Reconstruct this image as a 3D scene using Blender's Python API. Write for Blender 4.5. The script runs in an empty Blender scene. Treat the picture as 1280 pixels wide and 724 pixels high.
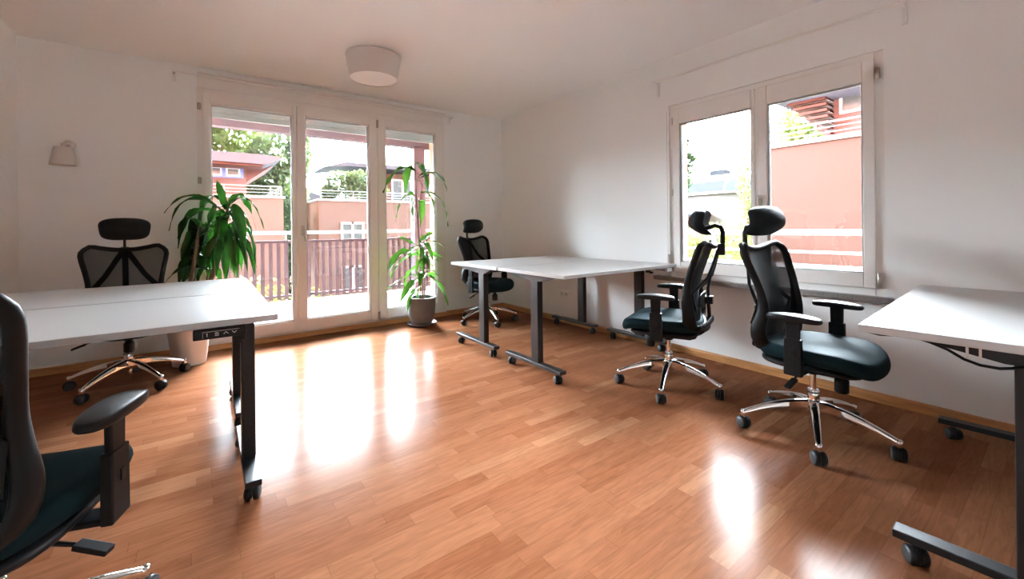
import bpy, math, random
from mathutils import Vector, Matrix, Euler
random.seed(7)
S = bpy.context.scene
COL = S.collection
PI = math.pi

# ---------------------------------------------------------------- materials
def mat(name, col=(0.8, 0.8, 0.8), rough=0.5, metal=0.0, spec=0.5, bump=0.0, bscale=200.0, var=0.0, vscale=3.0,
        emis=None, estr=0.0, sheen=0.0, coat=0.0, stretch=(1, 1, 1), trans=0.0):
    m = bpy.data.materials.new(name); m.use_nodes = True
    nt = m.node_tree; b = nt.nodes['Principled BSDF']
    b.inputs['Roughness'].default_value = rough
    b.inputs['Metallic'].default_value = metal
    b.inputs['Specular IOR Level'].default_value = spec
    b.inputs['Base Color'].default_value = (*col, 1)
    b.inputs['Coat Weight'].default_value = coat
    b.inputs['Sheen Weight'].default_value = sheen
    if emis:
        b.inputs['Emission Color'].default_value = (*emis, 1); b.inputs['Emission Strength'].default_value = estr
    tc = nt.nodes.new('ShaderNodeTexCoord'); mp = nt.nodes.new('ShaderNodeMapping')
    mp.inputs['Scale'].default_value = stretch
    nt.links.new(tc.outputs['Object'], mp.inputs['Vector'])
    if var > 0:
        n = nt.nodes.new('ShaderNodeTexNoise'); n.inputs['Scale'].default_value = vscale; n.inputs['Detail'].default_value = 3
        nt.links.new(mp.outputs['Vector'], n.inputs['Vector'])
        r = nt.nodes.new('ShaderNodeValToRGB')
        r.color_ramp.elements[0].position = 0.3; r.color_ramp.elements[1].position = 0.7
        r.color_ramp.elements[0].color = tuple(c * (1 - var) for c in col) + (1,)
        r.color_ramp.elements[1].color = tuple(min(1, c * (1 + var)) for c in col) + (1,)
        nt.links.new(n.outputs['Fac'], r.inputs['Fac']); nt.links.new(r.outputs['Color'], b.inputs['Base Color'])
    if bump > 0:
        n2 = nt.nodes.new('ShaderNodeTexNoise'); n2.inputs['Scale'].default_value = bscale; n2.inputs['Detail'].default_value = 2
        nt.links.new(mp.outputs['Vector'], n2.inputs['Vector'])
        bp = nt.nodes.new('ShaderNodeBump'); bp.inputs['Strength'].default_value = bump; bp.inputs['Distance'].default_value = 0.002
        nt.links.new(n2.outputs['Fac'], bp.inputs['Height']); nt.links.new(bp.outputs['Normal'], b.inputs['Normal'])
    if trans > 0:   # thin translucent leaf
        tl = nt.nodes.new('ShaderNodeBsdfTranslucent'); mx = nt.nodes.new('ShaderNodeMixShader')
        tl.inputs['Color'].default_value = (min(1, col[0] * 2.2), min(1, col[1] * 2.0), col[2] * 0.9, 1)
        mx.inputs['Fac'].default_value = trans
        out = nt.nodes['Material Output']
        nt.links.new(b.outputs[0], mx.inputs[1]); nt.links.new(tl.outputs[0], mx.inputs[2]); nt.links.new(mx.outputs[0], out.inputs[0])
    return m

M = {}
M['wall'] = mat('white_wall_paint', (0.885, 0.90, 0.895), 0.85, bump=0.15, bscale=90, var=0.012, vscale=1.5)
M['ceil'] = mat('white_ceiling_paint', (0.905, 0.92, 0.915), 0.9, bump=0.1, bscale=80)
M['frame'] = mat('warm_white_lacquer', (0.84, 0.825, 0.80), 0.35, bump=0.03, bscale=30, var=0.01)
M['seal'] = mat('grey_rubber_seal', (0.45, 0.47, 0.48), 0.6)
M['brass'] = mat('brushed_hinge_metal', (0.42, 0.36, 0.30), 0.35, 0.8)
M['steel'] = mat('satin_nickel', (0.62, 0.59, 0.54), 0.3, 0.9, var=0.05, vscale=30)
M['chrome'] = mat('polished_chrome', (0.82, 0.81, 0.80), 0.09, 1.0)
M['plastic'] = mat('black_moulded_plastic', (0.007, 0.0075, 0.009), 0.45, spec=0.22, bump=0.05, bscale=600)
M['frameplastic'] = mat('charcoal_frame_plastic', (0.009, 0.010, 0.011), 0.5, spec=0.16, bump=0.04, bscale=400)
M['rubber'] = mat('black_caster_rubber', (0.010, 0.011, 0.012), 0.5, spec=0.25)
M['rim'] = mat('grey_caster_rim', (0.05, 0.053, 0.056), 0.4)
M['seat'] = mat('dark_petrol_seat_fabric', (0.006, 0.020, 0.025), 0.7, spec=0.05, sheen=0.0, bump=0.25, bscale=900, var=0.12, vscale=6)
M['padf'] = mat('black_headrest_fabric', (0.006, 0.009, 0.011), 0.65, spec=0.16, sheen=0.0, bump=0.25, bscale=900)
M['steelblack'] = mat('black_powder_coated_steel', (0.012, 0.014, 0.016), 0.36, 0.0, spec=0.3, bump=0.06, bscale=900)
M['steelgrey'] = mat('dark_grey_powder_coated_steel', (0.020, 0.020, 0.020), 0.34, 0.0, spec=0.4, bump=0.06, bscale=900)
M['top'] = mat('white_melamine', (0.50, 0.50, 0.495), 0.3, bump=0.03, bscale=500, var=0.01)
M['topedge'] = mat('desk_edge_band', (0.60, 0.57, 0.55), 0.5)
M['icon'] = mat('white_printed_icon', (0.55, 0.58, 0.6), 0.5)
M['oak'] = mat('honey_oak_skirting', (0.50, 0.235, 0.085), 0.4, var=0.22, vscale=6, stretch=(1, 1, 12), bump=0.03, bscale=60)
M['sill'] = mat('grey_stone_sill', (0.21, 0.20, 0.195), 0.3, var=0.2, vscale=80)
M['leafA'] = mat('dark_green_leaf', (0.012, 0.062, 0.012), 0.32, var=0.5, vscale=9, spec=0.3, trans=0.14, bump=0.1, bscale=60)
M['leafB'] = mat('light_green_leaf', (0.040, 0.125, 0.026), 0.35, var=0.4, vscale=7, spec=0.3, trans=0.22, bump=0.1, bscale=60)
M['stem'] = mat('brown_woody_stem', (0.14, 0.095, 0.06), 0.8, var=0.3, vscale=30, bump=0.4, bscale=90)
M['soil'] = mat('dark_potting_soil', (0.03, 0.02, 0.015), 0.95, bump=1.0, bscale=120, var=0.4, vscale=60)
M['potw'] = mat('white_ceramic_pot', (0.76, 0.72, 0.69), 0.45, var=0.01)
M['potg'] = mat('grey_stoneware_pot', (0.17, 0.17, 0.175), 0.5, var=0.12, vscale=12, bump=0.1, bscale=100)
M['shade'] = mat('white_fabric_lampshade', (0.70, 0.655, 0.62), 0.85, bump=0.2, bscale=500)
M['diff'] = mat('opal_diffuser', (0.82, 0.78, 0.74), 0.5)
M['white'] = mat('white_plastic', (0.80, 0.80, 0.80), 0.35)
M['dark'] = mat('dark_slot', (0.05, 0.05, 0.05), 0.6)
M['brownplug'] = mat('brown_clamp', (0.10, 0.05, 0.04), 0.5)
# outdoors
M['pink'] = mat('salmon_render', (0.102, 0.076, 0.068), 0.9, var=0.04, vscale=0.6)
M['pinkD'] = mat('darkened_salmon_render', (0.059, 0.044, 0.0395), 0.9, var=0.03, vscale=0.6)  # same salmon, colour darkened to offset the strong skylight on that house
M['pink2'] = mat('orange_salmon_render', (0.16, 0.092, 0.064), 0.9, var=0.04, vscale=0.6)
M['brick'] = mat('salmon_facade_of_this_house', (0.60, 0.24, 0.16), 0.9, var=0.1, vscale=5)
M['brownwall'] = mat('brown_timber_cladding', (0.11, 0.062, 0.056), 0.8, var=0.15, vscale=2, stretch=(1, 1, 8))
M['soffit'] = mat('red_brown_soffit_boards', (0.085, 0.036, 0.030), 0.7, var=0.2, vscale=3, stretch=(1, 10, 1))
M['beam'] = mat('purple_grey_painted_beam', (0.105, 0.093, 0.105), 0.6, var=0.05)
M['slat'] = mat('weathered_plum_slat', (0.045, 0.033, 0.038), 0.7, var=0.15, vscale=4)
M['roofm'] = mat('grey_sheet_roof', (0.07, 0.07, 0.085), 0.6, var=0.08, vscale=1)
M['slate'] = mat('slate_grey_roof', (0.028, 0.032, 0.038), 0.7, var=0.12, vscale=3)
M['coping'] = mat('pale_coping', (0.30, 0.30, 0.30), 0.6)
M['extwhite'] = mat('white_outdoor_paint', (0.42, 0.42, 0.42), 0.6, var=0.02)
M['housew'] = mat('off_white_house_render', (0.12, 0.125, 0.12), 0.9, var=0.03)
M['blue'] = mat('blue_window_surround', (0.07, 0.13, 0.33), 0.5)
M['eglass'] = mat('reflective_dark_glass', (0.06, 0.08, 0.085), 0.15, spec=0.3)
M['metal'] = mat('galvanised_railing', (0.20, 0.215, 0.22), 0.4, 0.4)
M['shutter'] = mat('pale_green_white_shutter', (0.50, 0.55, 0.53), 0.5)
M['tile'] = mat('pale_balcony_tile', (0.78, 0.77, 0.75), 0.6, var=0.06, vscale=3)
M['ground'] = mat('garden_ground', (0.035, 0.05, 0.02), 0.95, var=0.4, vscale=0.7)
M['fol1'] = mat('mid_green_foliage', (0.070, 0.105, 0.065), 0.8, var=0.5, vscale=1.3, trans=0.25)
M['fol2'] = mat('yellow_green_foliage', (0.082, 0.112, 0.050), 0.8, var=0.4, vscale=1.3, trans=0.25)
M['fol3'] = mat('dark_green_foliage', (0.022, 0.040, 0.026), 0.8, var=0.4, vscale=1.3, trans=0.25)
M['bark'] = mat('tree_bark', (0.13, 0.09, 0.06), 0.9, var=0.3, vscale=5)

for k_ in ('pink','pinkD','pink2','brick','brownwall','soffit','beam','slat','roofm','slate','coping','extwhite','housew','metal','tile','ground','fol1','fol2','fol3','bark','shutter'):
    M[k_].node_tree.nodes['Principled BSDF'].inputs['Specular IOR Level'].default_value = 0.06

def floor_mat():
    m = bpy.data.materials.new('oak_strip_parquet'); m.use_nodes = True
    nt = m.node_tree; N = nt.nodes; L = nt.links; b = N['Principled BSDF']
    tc = N.new('ShaderNodeTexCoord'); sp = N.new('ShaderNodeSeparateXYZ'); L.new(tc.outputs['Object'], sp.inputs[0])
    def mth(op, a, c=None):
        n = N.new('ShaderNodeMath'); n.operation = op
        for i, v in ((0, a), (1, c)):
            if v is None: continue
            if isinstance(v, (int, float)): n.inputs[i].default_value = v
            else: L.new(v, n.inputs[i])
        return n.outputs[0]
    W, LEN = 0.068, 0.46
    yr = mth('DIVIDE', sp.outputs['Y'], W); row = mth('FLOOR', yr)
    wn = N.new('ShaderNodeTexWhiteNoise'); wn.noise_dimensions = '1D'; L.new(row, wn.inputs['W'])
    xs = mth('ADD', mth('DIVIDE', sp.outputs['X'], LEN), mth('MULTIPLY', wn.outputs['Value'], 7.3)); colu = mth('FLOOR', xs)
    cb = N.new('ShaderNodeCombineXYZ'); L.new(row, cb.inputs[0]); L.new(colu, cb.inputs[1])
    wn2 = N.new('ShaderNodeTexWhiteNoise'); wn2.noise_dimensions = '3D'; L.new(cb.outputs[0], wn2.inputs['Vector'])
    ramp = N.new('ShaderNodeValToRGB'); e = ramp.color_ramp.elements
    e[0].position = 0.0; e[0].color = (0.200, 0.074, 0.034, 1)
    e[1].position = 1.0; e[1].color = (0.292, 0.142, 0.076, 1)
    for p, c in ((0.2, (0.216, 0.085, 0.041, 1)), (0.55, (0.235, 0.095, 0.047, 1)), (0.85, (0.252, 0.108, 0.054, 1))):
        x = ramp.color_ramp.elements.new(p); x.color = c
    L.new(wn2.outputs['Value'], ramp.inputs['Fac'])
    # grain, shifted per strip
    of = N.new('ShaderNodeVectorMath'); of.operation = 'SCALE'; L.new(wn2.outputs['Color'], of.inputs[0]); of.inputs['Scale'].default_value = 9.0
    ad = N.new('ShaderNodeVectorMath'); ad.operation = 'ADD'; L.new(tc.outputs['Object'], ad.inputs[0]); L.new(of.outputs[0], ad.inputs[1])
    mp = N.new('ShaderNodeMapping'); mp.inputs['Scale'].default_value = (1.3, 11, 1); L.new(ad.outputs[0], mp.inputs['Vector'])
    ns = N.new('ShaderNodeTexNoise'); ns.inputs['Scale'].default_value = 5; ns.inputs['Detail'].default_value = 6; ns.inputs['Distortion'].default_value = 1.2
    L.new(mp.outputs[0], ns.inputs['Vector'])
    gr = N.new('ShaderNodeValToRGB'); gr.color_ramp.elements[0].position = 0.35; gr.color_ramp.elements[1].position = 0.65
    gr.color_ramp.elements[0].color = (0.84, 0.82, 0.80, 1); gr.color_ramp.elements[1].color = (1.06, 1.06, 1.06, 1)
    L.new(ns.outputs['Fac'], gr.inputs['Fac'])
    mx = N.new('ShaderNodeMix'); mx.data_type = 'RGBA'; mx.blend_type = 'MULTIPLY'; mx.inputs['Factor'].default_value = 1
    L.new(ramp.outputs['Color'], mx.inputs[6]); L.new(gr.outputs['Color'], mx.inputs[7])
    # joints
    fy = mth('FRACT', yr); fx = mth('FRACT', xs)
    jy = mth('LESS_THAN', mth('MINIMUM', fy, mth('SUBTRACT', 1.0, fy)), 0.012)
    jx = mth('LESS_THAN', mth('MINIMUM', fx, mth('SUBTRACT', 1.0, fx)), 0.002)
    j = mth('MAXIMUM', jy, jx)
    mx2 = N.new('ShaderNodeMix'); mx2.data_type = 'RGBA'; mx2.blend_type = 'MULTIPLY'
    L.new(mth('MULTIPLY', j, 0.35), mx2.inputs['Factor']); L.new(mx.outputs[2], mx2.inputs[6]); mx2.inputs[7].default_value = (0.25, 0.15, 0.1, 1)
    L.new(mx2.outputs[2], b.inputs['Base Color'])
    b.inputs['Roughness'].default_value = 0.6
    b.inputs['Specular IOR Level'].default_value = 0.0
    gl = N.new('ShaderNodeBsdfGlossy'); gl.inputs['Roughness'].default_value = 0.20
    fr = N.new('ShaderNodeFresnel'); fr.inputs['IOR'].default_value = 1.4
    ms = N.new('ShaderNodeMixShader'); L.new(mth('MULTIPLY', fr.outputs[0], 0.13), ms.inputs[0])
    L.new(b.outputs[0], ms.inputs[1]); L.new(gl.outputs[0], ms.inputs[2]); L.new(ms.outputs[0], N['Material Output'].inputs[0])
    n3 = N.new('ShaderNodeTexNoise'); n3.inputs['Scale'].default_value = 3.0; n3.inputs['Detail'].default_value = 2; L.new(mp.outputs[0], n3.inputs['Vector'])
    bp = N.new('ShaderNodeBump'); bp.inputs['Strength'].default_value = 0.03; bp.inputs['Distance'].default_value = 0.003
    L.new(n3.outputs['Fac'], bp.inputs['Height']); L.new(bp.outputs['Normal'], b.inputs['Normal']); L.new(bp.outputs['Normal'], gl.inputs['Normal'])
    return m
M['floor'] = floor_mat()

def glass_mat():
    m = bpy.data.materials.new('clear_window_glass'); m.use_nodes = True
    nt = m.node_tree; N = nt.nodes; L = nt.links; N.remove(N['Principled BSDF'])
    t = N.new('ShaderNodeBsdfTransparent'); g = N.new('ShaderNodeBsdfGlossy'); g.inputs['Roughness'].default_value = 0.02
    t.inputs['Color'].default_value = (0.96, 0.975, 0.97, 1)
    fr = N.new('ShaderNodeFresnel'); fr.inputs['IOR'].default_value = 1.45
    mx = N.new('ShaderNodeMixShader'); L.new(fr.outputs[0], mx.inputs[0]); L.new(t.outputs[0], mx.inputs[1]); L.new(g.outputs[0], mx.inputs[2])
    L.new(mx.outputs[0], N['Material Output'].inputs[0])
    return m
M['glass'] = glass_mat()

def mesh_mat():
    # woven chair mesh: tiny holes between threads
    m = bpy.data.materials.new('black_woven_mesh'); m.use_nodes = True
    nt = m.node_tree; N = nt.nodes; L = nt.links; b = N['Principled BSDF']
    b.inputs['Base Color'].default_value = (0.006, 0.009, 0.011, 1); b.inputs['Roughness'].default_value = 0.7; b.inputs['Specular IOR Level'].default_value = 0.15
    t = N.new('ShaderNodeBsdfTransparent'); mx = N.new('ShaderNodeMixShader')
    tc = N.new('ShaderNodeTexCoord'); w = N.new('ShaderNodeTexWave'); w.wave_type = 'BANDS'; w.bands_direction = 'Z'
    w.inputs['Scale'].default_value = 160
    L.new(tc.outputs['Object'], w.inputs['Vector'])
    mr = N.new('ShaderNodeMapRange'); mr.inputs['To Min'].default_value = 0.12; mr.inputs['To Max'].default_value = 0.32
    L.new(w.outputs['Fac'], mr.inputs['Value'])
    # threads have thickness: the slanted view closes the holes
    lw = N.new('ShaderNodeLayerWeight'); lw.inputs['Blend'].default_value = 0.5
    m2 = N.new('ShaderNodeMapRange'); m2.inputs['From Min'].default_value = 0.0; m2.inputs['From Max'].default_value = 0.45; m2.inputs['To Min'].default_value = 1.0; m2.inputs['To Max'].default_value = 0.10
    L.new(lw.outputs['Facing'], m2.inputs['Value'])
    mm = N.new('ShaderNodeMath'); mm.operation = 'MULTIPLY'; L.new(mr.outputs[0], mm.inputs[0]); L.new(m2.outputs[0], mm.inputs[1])
    L.new(mm.outputs[0], mx.inputs[0]); L.new(b.outputs[0], mx.inputs[1]); L.new(t.outputs[0], mx.inputs[2])
    L.new(mx.outputs[0], N['Material Output'].inputs[0])
    return m
M['mesh'] = mesh_mat()

# ---------------------------------------------------------------- mesh builder
class MB:
    def __init__(s): s.v = []; s.f = []; s.mi = []; s.cur = 0
    def add(s, vs, fs):
        o = len(s.v); s.v += [tuple(v) for v in vs]; s.f += [tuple(i + o for i in f) for f in fs]; s.mi += [s.cur] * len(fs)
        return s
    def box(s, x0, x1, y0, y1, z0, z1):
        vs = [(x, y, z) for z in (z0, z1) for y in (y0, y1) for x in (x0, x1)]
        return s.add(vs, [(0, 2, 3, 1), (4, 5, 7, 6), (0, 1, 5, 4), (2, 6, 7, 3), (0, 4, 6, 2), (1, 3, 7, 5)])
    def obox(s, c, ax, ay, az):   # oriented box: centre + half-axis vectors
        c, ax, ay, az = map(Vector, (c, ax, ay, az)); vs = [c + ax * i + ay * j + az * k for k in (-1, 1) for j in (-1, 1) for i in (-1, 1)]
        return s.add(vs, [(0, 2, 3, 1), (4, 5, 7, 6), (0, 1, 5, 4), (2, 6, 7, 3), (0, 4, 6, 2), (1, 3, 7, 5)])
    def prism(s, poly, axis, a, b):   # polygon in the plane normal to axis, extruded a..b
        def P(p, t):
            return {'x': (t, p[0], p[1]), 'y': (p[0], t, p[1]), 'z': (p[0], p[1], t)}[axis]
        n = len(poly); vs = [P(p, a) for p in poly] + [P(p, b) for p in poly]
        fs = [tuple(range(n))[::-1], tuple(range(n, 2 * n))] + [(i, (i + 1) % n, n + (i + 1) % n, n + i) for i in range(n)]
        return s.add(vs, fs)
    def tube(s, pts, r, n=12, closed=False, up=(0, 0, 1), caps=True):
        # r: number, list of numbers, or list of (ra, rb)
        pts = [Vector(p) for p in pts]; k = len(pts); up = Vector(up); vs = []
        for i, p in enumerate(pts):
            if closed: t = pts[(i + 1) % k] - pts[i - 1]
            else: t = pts[min(i + 1, k - 1)] - pts[max(i - 1, 0)]
            t.normalize()
            a = t.cross(up)
            if a.length < 1e-3: a = t.cross(Vector((0, 1, 0)))
            if a.length < 1e-3: a = t.cross(Vector((1, 0, 0)))
            a.normalize(); b = a.cross(t).normalized()
            rr = r[i] if isinstance(r, (list, tuple)) else r
            ra, rb = rr if isinstance(rr, (list, tuple)) else (rr, rr)
            for j in range(n):
                th = 2 * PI * j / n
                vs.append(p + a * ra * math.cos(th) + b * rb * math.sin(th))
        fs = []
        for i in range(k if closed else k - 1):
            i2 = (i + 1) % k
            for j in range(n):
                j2 = (j + 1) % n; fs.append((i * n + j, i * n + j2, i2 * n + j2, i2 * n + j))
        if not closed and caps:
            fs.append(tuple(range(n))[::-1]); fs.append(tuple((k - 1) * n + j for j in range(n)))
        return s.add(vs, fs)
    def lathe(s, prof, n=32, c=(0, 0, 0), axis='z', capb=True, capt=True):
        vs = []
        for (r, h) in prof:
            for j in range(n):
                th = 2 * PI * j / n; u, v = r * math.cos(th), r * math.sin(th)
                p = {'z': (u, v, h), 'x': (h, u, v), 'y': (v, h, u)}[axis]
                vs.append((p[0] + c[0], p[1] + c[1], p[2] + c[2]))
        fs = []
        for i in range(len(prof) - 1):
            for j in range(n):
                j2 = (j + 1) % n; fs.append((i * n + j, i * n + j2, (i + 1) * n + j2, (i + 1) * n + j))
        if capb: fs.append(tuple(range(n))[::-1])
        if capt: fs.append(tuple((len(prof) - 1) * n + j for j in range(n)))
        return s.add(vs, fs)
    def pad(s, w, d, t, ex=3.5, n=40, fn=None, edge=0.5, rings=6):
        # rounded cushion, half sizes w,d, thickness t; fn bends it
        vs = []; prof = []
        for i in range(1, rings + 1): prof.append((0.92 * i / rings, 0.5))
        for a in (20, 45, 70, 90, 110, 135, 160):
            A = math.radians(a); prof.append((0.92 + 0.08 * math.sin(A), 0.5 * math.cos(A)))
        for i in range(rings, 0, -1): prof.append((0.92 * i / rings, -0.5))
        def P(rad, h, th):
            c, q = math.cos(th), math.sin(th)
            x = w * rad * math.copysign(abs(c) ** (2 / ex), c); y = d * rad * math.copysign(abs(q) ** (2 / ex), q)
            z = h * t + (edge * t * 0.25 * (1 - rad * rad) if h > 0 else 0)
            return fn(x, y, z) if fn else (x, y, z)
        vs.append(P(0, 0.5, 0))
        for (rad, h) in prof:
            for j in range(n): vs.append(P(rad, h, 2 * PI * j / n))
        vs.append(P(0, -0.5, 0)); K = len(prof); fs = []
        for j in range(n): fs.append((0, 1 + j, 1 + (j + 1) % n))
        for i in range(K - 1):
            for j in range(n):
                j2 = (j + 1) % n; fs.append((1 + i * n + j, 1 + (i + 1) * n + j, 1 + (i + 1) * n + j2, 1 + i * n + j2))
        last = 1 + K * n
        for j in range(n): fs.append((last, 1 + (K - 1) * n + (j + 1) % n, 1 + (K - 1) * n + j))
        return s.add(vs, fs)
    def build(s, name, m, parent=None, smooth=False, bevel=0.0, loc=None, seg=2, fix=True):
        me = bpy.data.meshes.new(name); me.from_pydata(s.v, [], s.f)
        ms = m if isinstance(m, list) else [m]
        for x in ms: me.materials.append(x)
        if len(ms) > 1: me.polygons.foreach_set('material_index', s.mi)
        if smooth: me.polygons.foreach_set('use_smooth', [True] * len(me.polygons))
        me.update()
        if fix:
            import bmesh
            bm = bmesh.new(); bm.from_mesh(me); bmesh.ops.recalc_face_normals(bm, faces=bm.faces); bm.to_mesh(me); bm.free()
        if smooth and hasattr(me, 'set_sharp_from_angle'): me.set_sharp_from_angle(angle=math.radians(50))
        o = bpy.data.objects.new(name, me); COL.objects.link(o)
        if parent: o.parent = parent
        if loc: o.location = loc
        if bevel:
            b = o.modifiers.new('bevel', 'BEVEL'); b.width = bevel; b.segments = seg; b.limit_method = 'ANGLE'; b.harden_normals = False
        return o

def tag(o, label, cat, group=None, kind=None):
    o['label'] = label; o['category'] = cat
    if group: o['group'] = group
    if kind: o['kind'] = kind
    return o
def thing(name, label, cat, loc=(0, 0, 0), rz=0.0, group=None):
    o = bpy.data.objects.new(name, None); COL.objects.link(o); o.location = loc; o.rotation_euler = (0, 0, rz)
    o.empty_display_size = 0.1
    return tag(o, label, cat, group)
def struct(o): o['kind'] = 'structure'; return o
def sroot(name, loc=(0, 0, 0)):
    o = bpy.data.objects.new(name, None); COL.objects.link(o); o.location = loc; o['kind'] = 'structure'; return o
def copy_tree(o, parent=None):
    c = o.copy(); COL.objects.link(c); c.parent = parent
    for ch in [x for x in bpy.data.objects if x.parent == o]: copy_tree(ch, c)
    return c

# ---------------------------------------------------------------- room shell
XL, XR, YB, YF, H = -1.144, 3.40, 4.83, -1.3, 2.64
struct(MB().box(XL - .2, XR + .3, YF - .2, YB + .3, -0.12, 0).build('floor', M['floor']))
struct(MB().box(XL - .2, XR + .3, YF - .2, YB + .3, H, H + .15).build('ceiling', M['ceil']))
struct(MB().box(XL - .2, XL, YF - .2, YB + .3, 0, H).build('wall_left', M['wall']))
struct(MB().box(XL, XR, YF - .2, YF, 0, H).build('wall_front', M['wall']))
DX0, DX1, DZ1 = -0.04, 2.49, 2.45
wb = MB().box(XL, DX0, YB, YB + .3, 0, H).box(DX1, XR + .3, YB, YB + .3, 0, H).box(DX0, DX1, YB, YB + .3, DZ1, H)
struct(wb.build('wall_back', M['wall']))
WY0, WY1, WZ0, WZ1 = 0.707, 2.195, 0.665, 2.205
wr = MB().box(XR, XR + .12, YF - .2, WY0, 0, H).box(XR, XR + .12, WY1, YB, 0, H).box(XR, XR + .12, WY0, WY1, 0, WZ0).box(XR, XR + .12, WY0, WY1, WZ1, H)
struct(wr.build('wall_right', M['wall']))
fa = MB().box(XR + .12, XR + .3, YF - .2, WY0, -4, H + 1).box(XR + .12, XR + .3, WY1, YB, -4, H + 1).box(XR + .12, XR + .3, WY0, WY1, -4, WZ0).box(XR + .12, XR + .3, WY0, WY1, WZ1, H + 1)
fac = fa.build('wall_outer', M['brick']); struct(fac)

def skirt(name, poly_pts, pts):
    pass
BB = [(0, 0), (0.016, 0), (0.016, 0.045), (0.010, 0.060), (0, 0.060)]
struct(MB().prism([(YB - a, z) for a, z in BB], 'x', XL, DX0 - 0.0).build('baseboard_back', M['oak']))
struct(MB().prism([(YB - a, z) for a, z in BB], 'x', DX1, XR).build('baseboard_corner', M['oak']))
struct(MB().prism([(XR - a, z) for a, z in BB], 'y', YF, YB - 0.016).build('baseboard_right', M['oak']))
struct(MB().prism([(XL + a, z) for a, z in BB], 'y', YF, YB - 0.016).build('baseboard_left', M['oak']))
struct(MB().box(DX0, DX1, YB - 0.03, YB + .3, 0.0, 0.052).build('trim_1', M['oak'], bevel=0.004))          # door threshold strip
struct(MB().box(DX0 + .005, DX1 - .01, YB - 0.022, YB, DZ1 + .005, 2.585).box(DX0 + .005, DX1 - .01, YB - 0.034, YB, DZ1 - .004, DZ1 + .012).build('trim_2', M['frame'], bevel=0.002))  # panel over the doors

def ring(mb, ax, x0, x1, z0, z1, l, r, b, t, d0, d1):
    """rectangular frame; ax='y' plane normal y (x,z extents) or 'x' (y,z extents)"""
    def B(a0, a1, c0, c1):
        if ax == 'y': mb.box(a0, a1, d0, d1, c0, c1)
        else: mb.box(d0, d1, a0, a1, c0, c1)
    B(x0, x0 + l, z0, z1); B(x1 - r, x1, z0, z1); B(x0 + l, x1 - r, z0, z0 + b); B(x0 + l, x1 - r, z1 - t, z1)
    return mb
# fixed outer frame of the doors
o = sroot('trim_3')
ring(MB(), 'y', DX0, DX1, 0.052, DZ1, 0.05, 0.055, 0.03, 0.055, YB - 0.022, YB + 0.07).build('door_casing', M['frame'], o, bevel=0.004)
doors = [('door_1', 0.0, 0.7815, 0.055, 0.748), ('door_2', 0.7845, 1.6185, 0.861, 1.529), ('door_3', 1.6215, 2.44, 1.715, 2.359)]
GZ0, GZ1 = 0.186, 2.31
for n, x0, x1, g0, g1 in doors:
    d = sroot(n)
    mb = ring(MB(), 'y', x0, x1, 0.072, 2.405, g0 - x0, x1 - g1, GZ0 - 0.072, 2.405 - GZ1, YB - 0.045, YB + 0.03)
    mb.build('door_leaf', M['frame'], d, bevel=0.005)
    ring(MB(), 'y', g0 - 0.001, g1 + 0.001, GZ0 - 0.001, GZ1 + 0.001, .012, .012, .012, .012, YB - 0.03, YB + 0.0).build('glazing_bead', M['frame'], d, bevel=0.004)
    ring(MB(), 'y', g0 + .010, g1 - .010, GZ0 + .010, GZ1 - .010, .007, .007, .007, .007, YB - 0.012, YB + 0.012).build('seal', M['seal'], d)
    MB().box(g0, g1, YB - 0.004, YB + 0.004, GZ0, GZ1).build('pane', M['glass'], d)
    if n == 'door_2':
        h = MB().box(x0 + .030, x0 + .062, YB - .053, YB - .045, 1.06, 1.165)
        h.tube([(x0 + .046, YB - .05, 1.135), (x0 + .046, YB - .095, 1.135)], .009, 12)
        h.tube([(x0 + .046, YB - .09, 1.137), (x0 + .052, YB - .094, 1.06), (x0 + .064, YB - .09, 1.0)], [.010, .009, .008], 10)
        ho = h.build('door_handle', M['steel'], d, smooth=True); ho['label'] = 'satin metal lever handle turned down'
for x, z in ((-0.025, 2.27), (-0.025, 1.585), (-0.025, 0.30)):
    MB().lathe([(0.012, z - .03), (0.014, z - .027), (0.014, z + .027), (0.012, z + .03)], 12, (x, YB - .04, 0)).build('hinge', M['brass'], bpy.data.objects['door_1'], smooth=True)
for z in (2.33, 0.125):
    MB().lathe([(0.010, z - .045), (0.013, z - .042), (0.013, z + .042), (0.010, z + .045)], 12, (1.620, YB - .050, 0)).build('hinge', M['brass'], bpy.data.objects['door_3'], smooth=True)

# window in the right wall
wf = sroot('window_1')
ring(MB(), 'x', WY0, WY1, WZ0, WZ1, 0.05, 0.05, 0.055, 0.05, XR + 0.015, XR + 0.085).build('window_frame', M['frame'], wf, bevel=0.004)
MB().box(XR + 0.005, XR + 0.085, 1.435, 1.463, WZ0 + .05, WZ1 - .05).build('mullion', M['frame'], wf, bevel=0.004)
GY = [(1.462, 2.150, 1.489, 2.090), (0.752, 1.436, 0.813, 1.376)]
for y0, y1, g0, g1 in GY:
    z0, z1, gz0, gz1 = WZ0 + .045, WZ1 - .042, 0.803, 2.025
    s = MB(); ring(s, 'x', y0, y1, z0, z1, g0 - y0, y1 - g1, gz0 - z0, z1 - gz1, XR - 0.004, XR + 0.06)
    so = s.build('sash', M['frame'], wf, bevel=0.005)
    ring(MB(), 'x', g0 + .0, g1 - .0, gz0, gz1, .010, .010, .010, .010, XR + 0.008, XR + 0.04).build('seal', M['seal'], so, bevel=0.002)
    MB().box(XR + .022, XR + .030, g0, g1, gz0, gz1).build('pane', M['glass'], so)
h = MB().box(XR - .012, XR - .004, 1.415, 1.440, 1.255, 1.345)
h.tube([(XR - .01, 1.428, 1.325), (XR - .045, 1.428, 1.325)], .009, 10)
h.tube([(XR - .043, 1.428, 1.327), (XR - .046, 1.415, 1.27), (XR - .043, 1.395, 1.21)], [.010, .009, .008], 10)
h.build('window_handle', M['steel'], wf, smooth=True)
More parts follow.
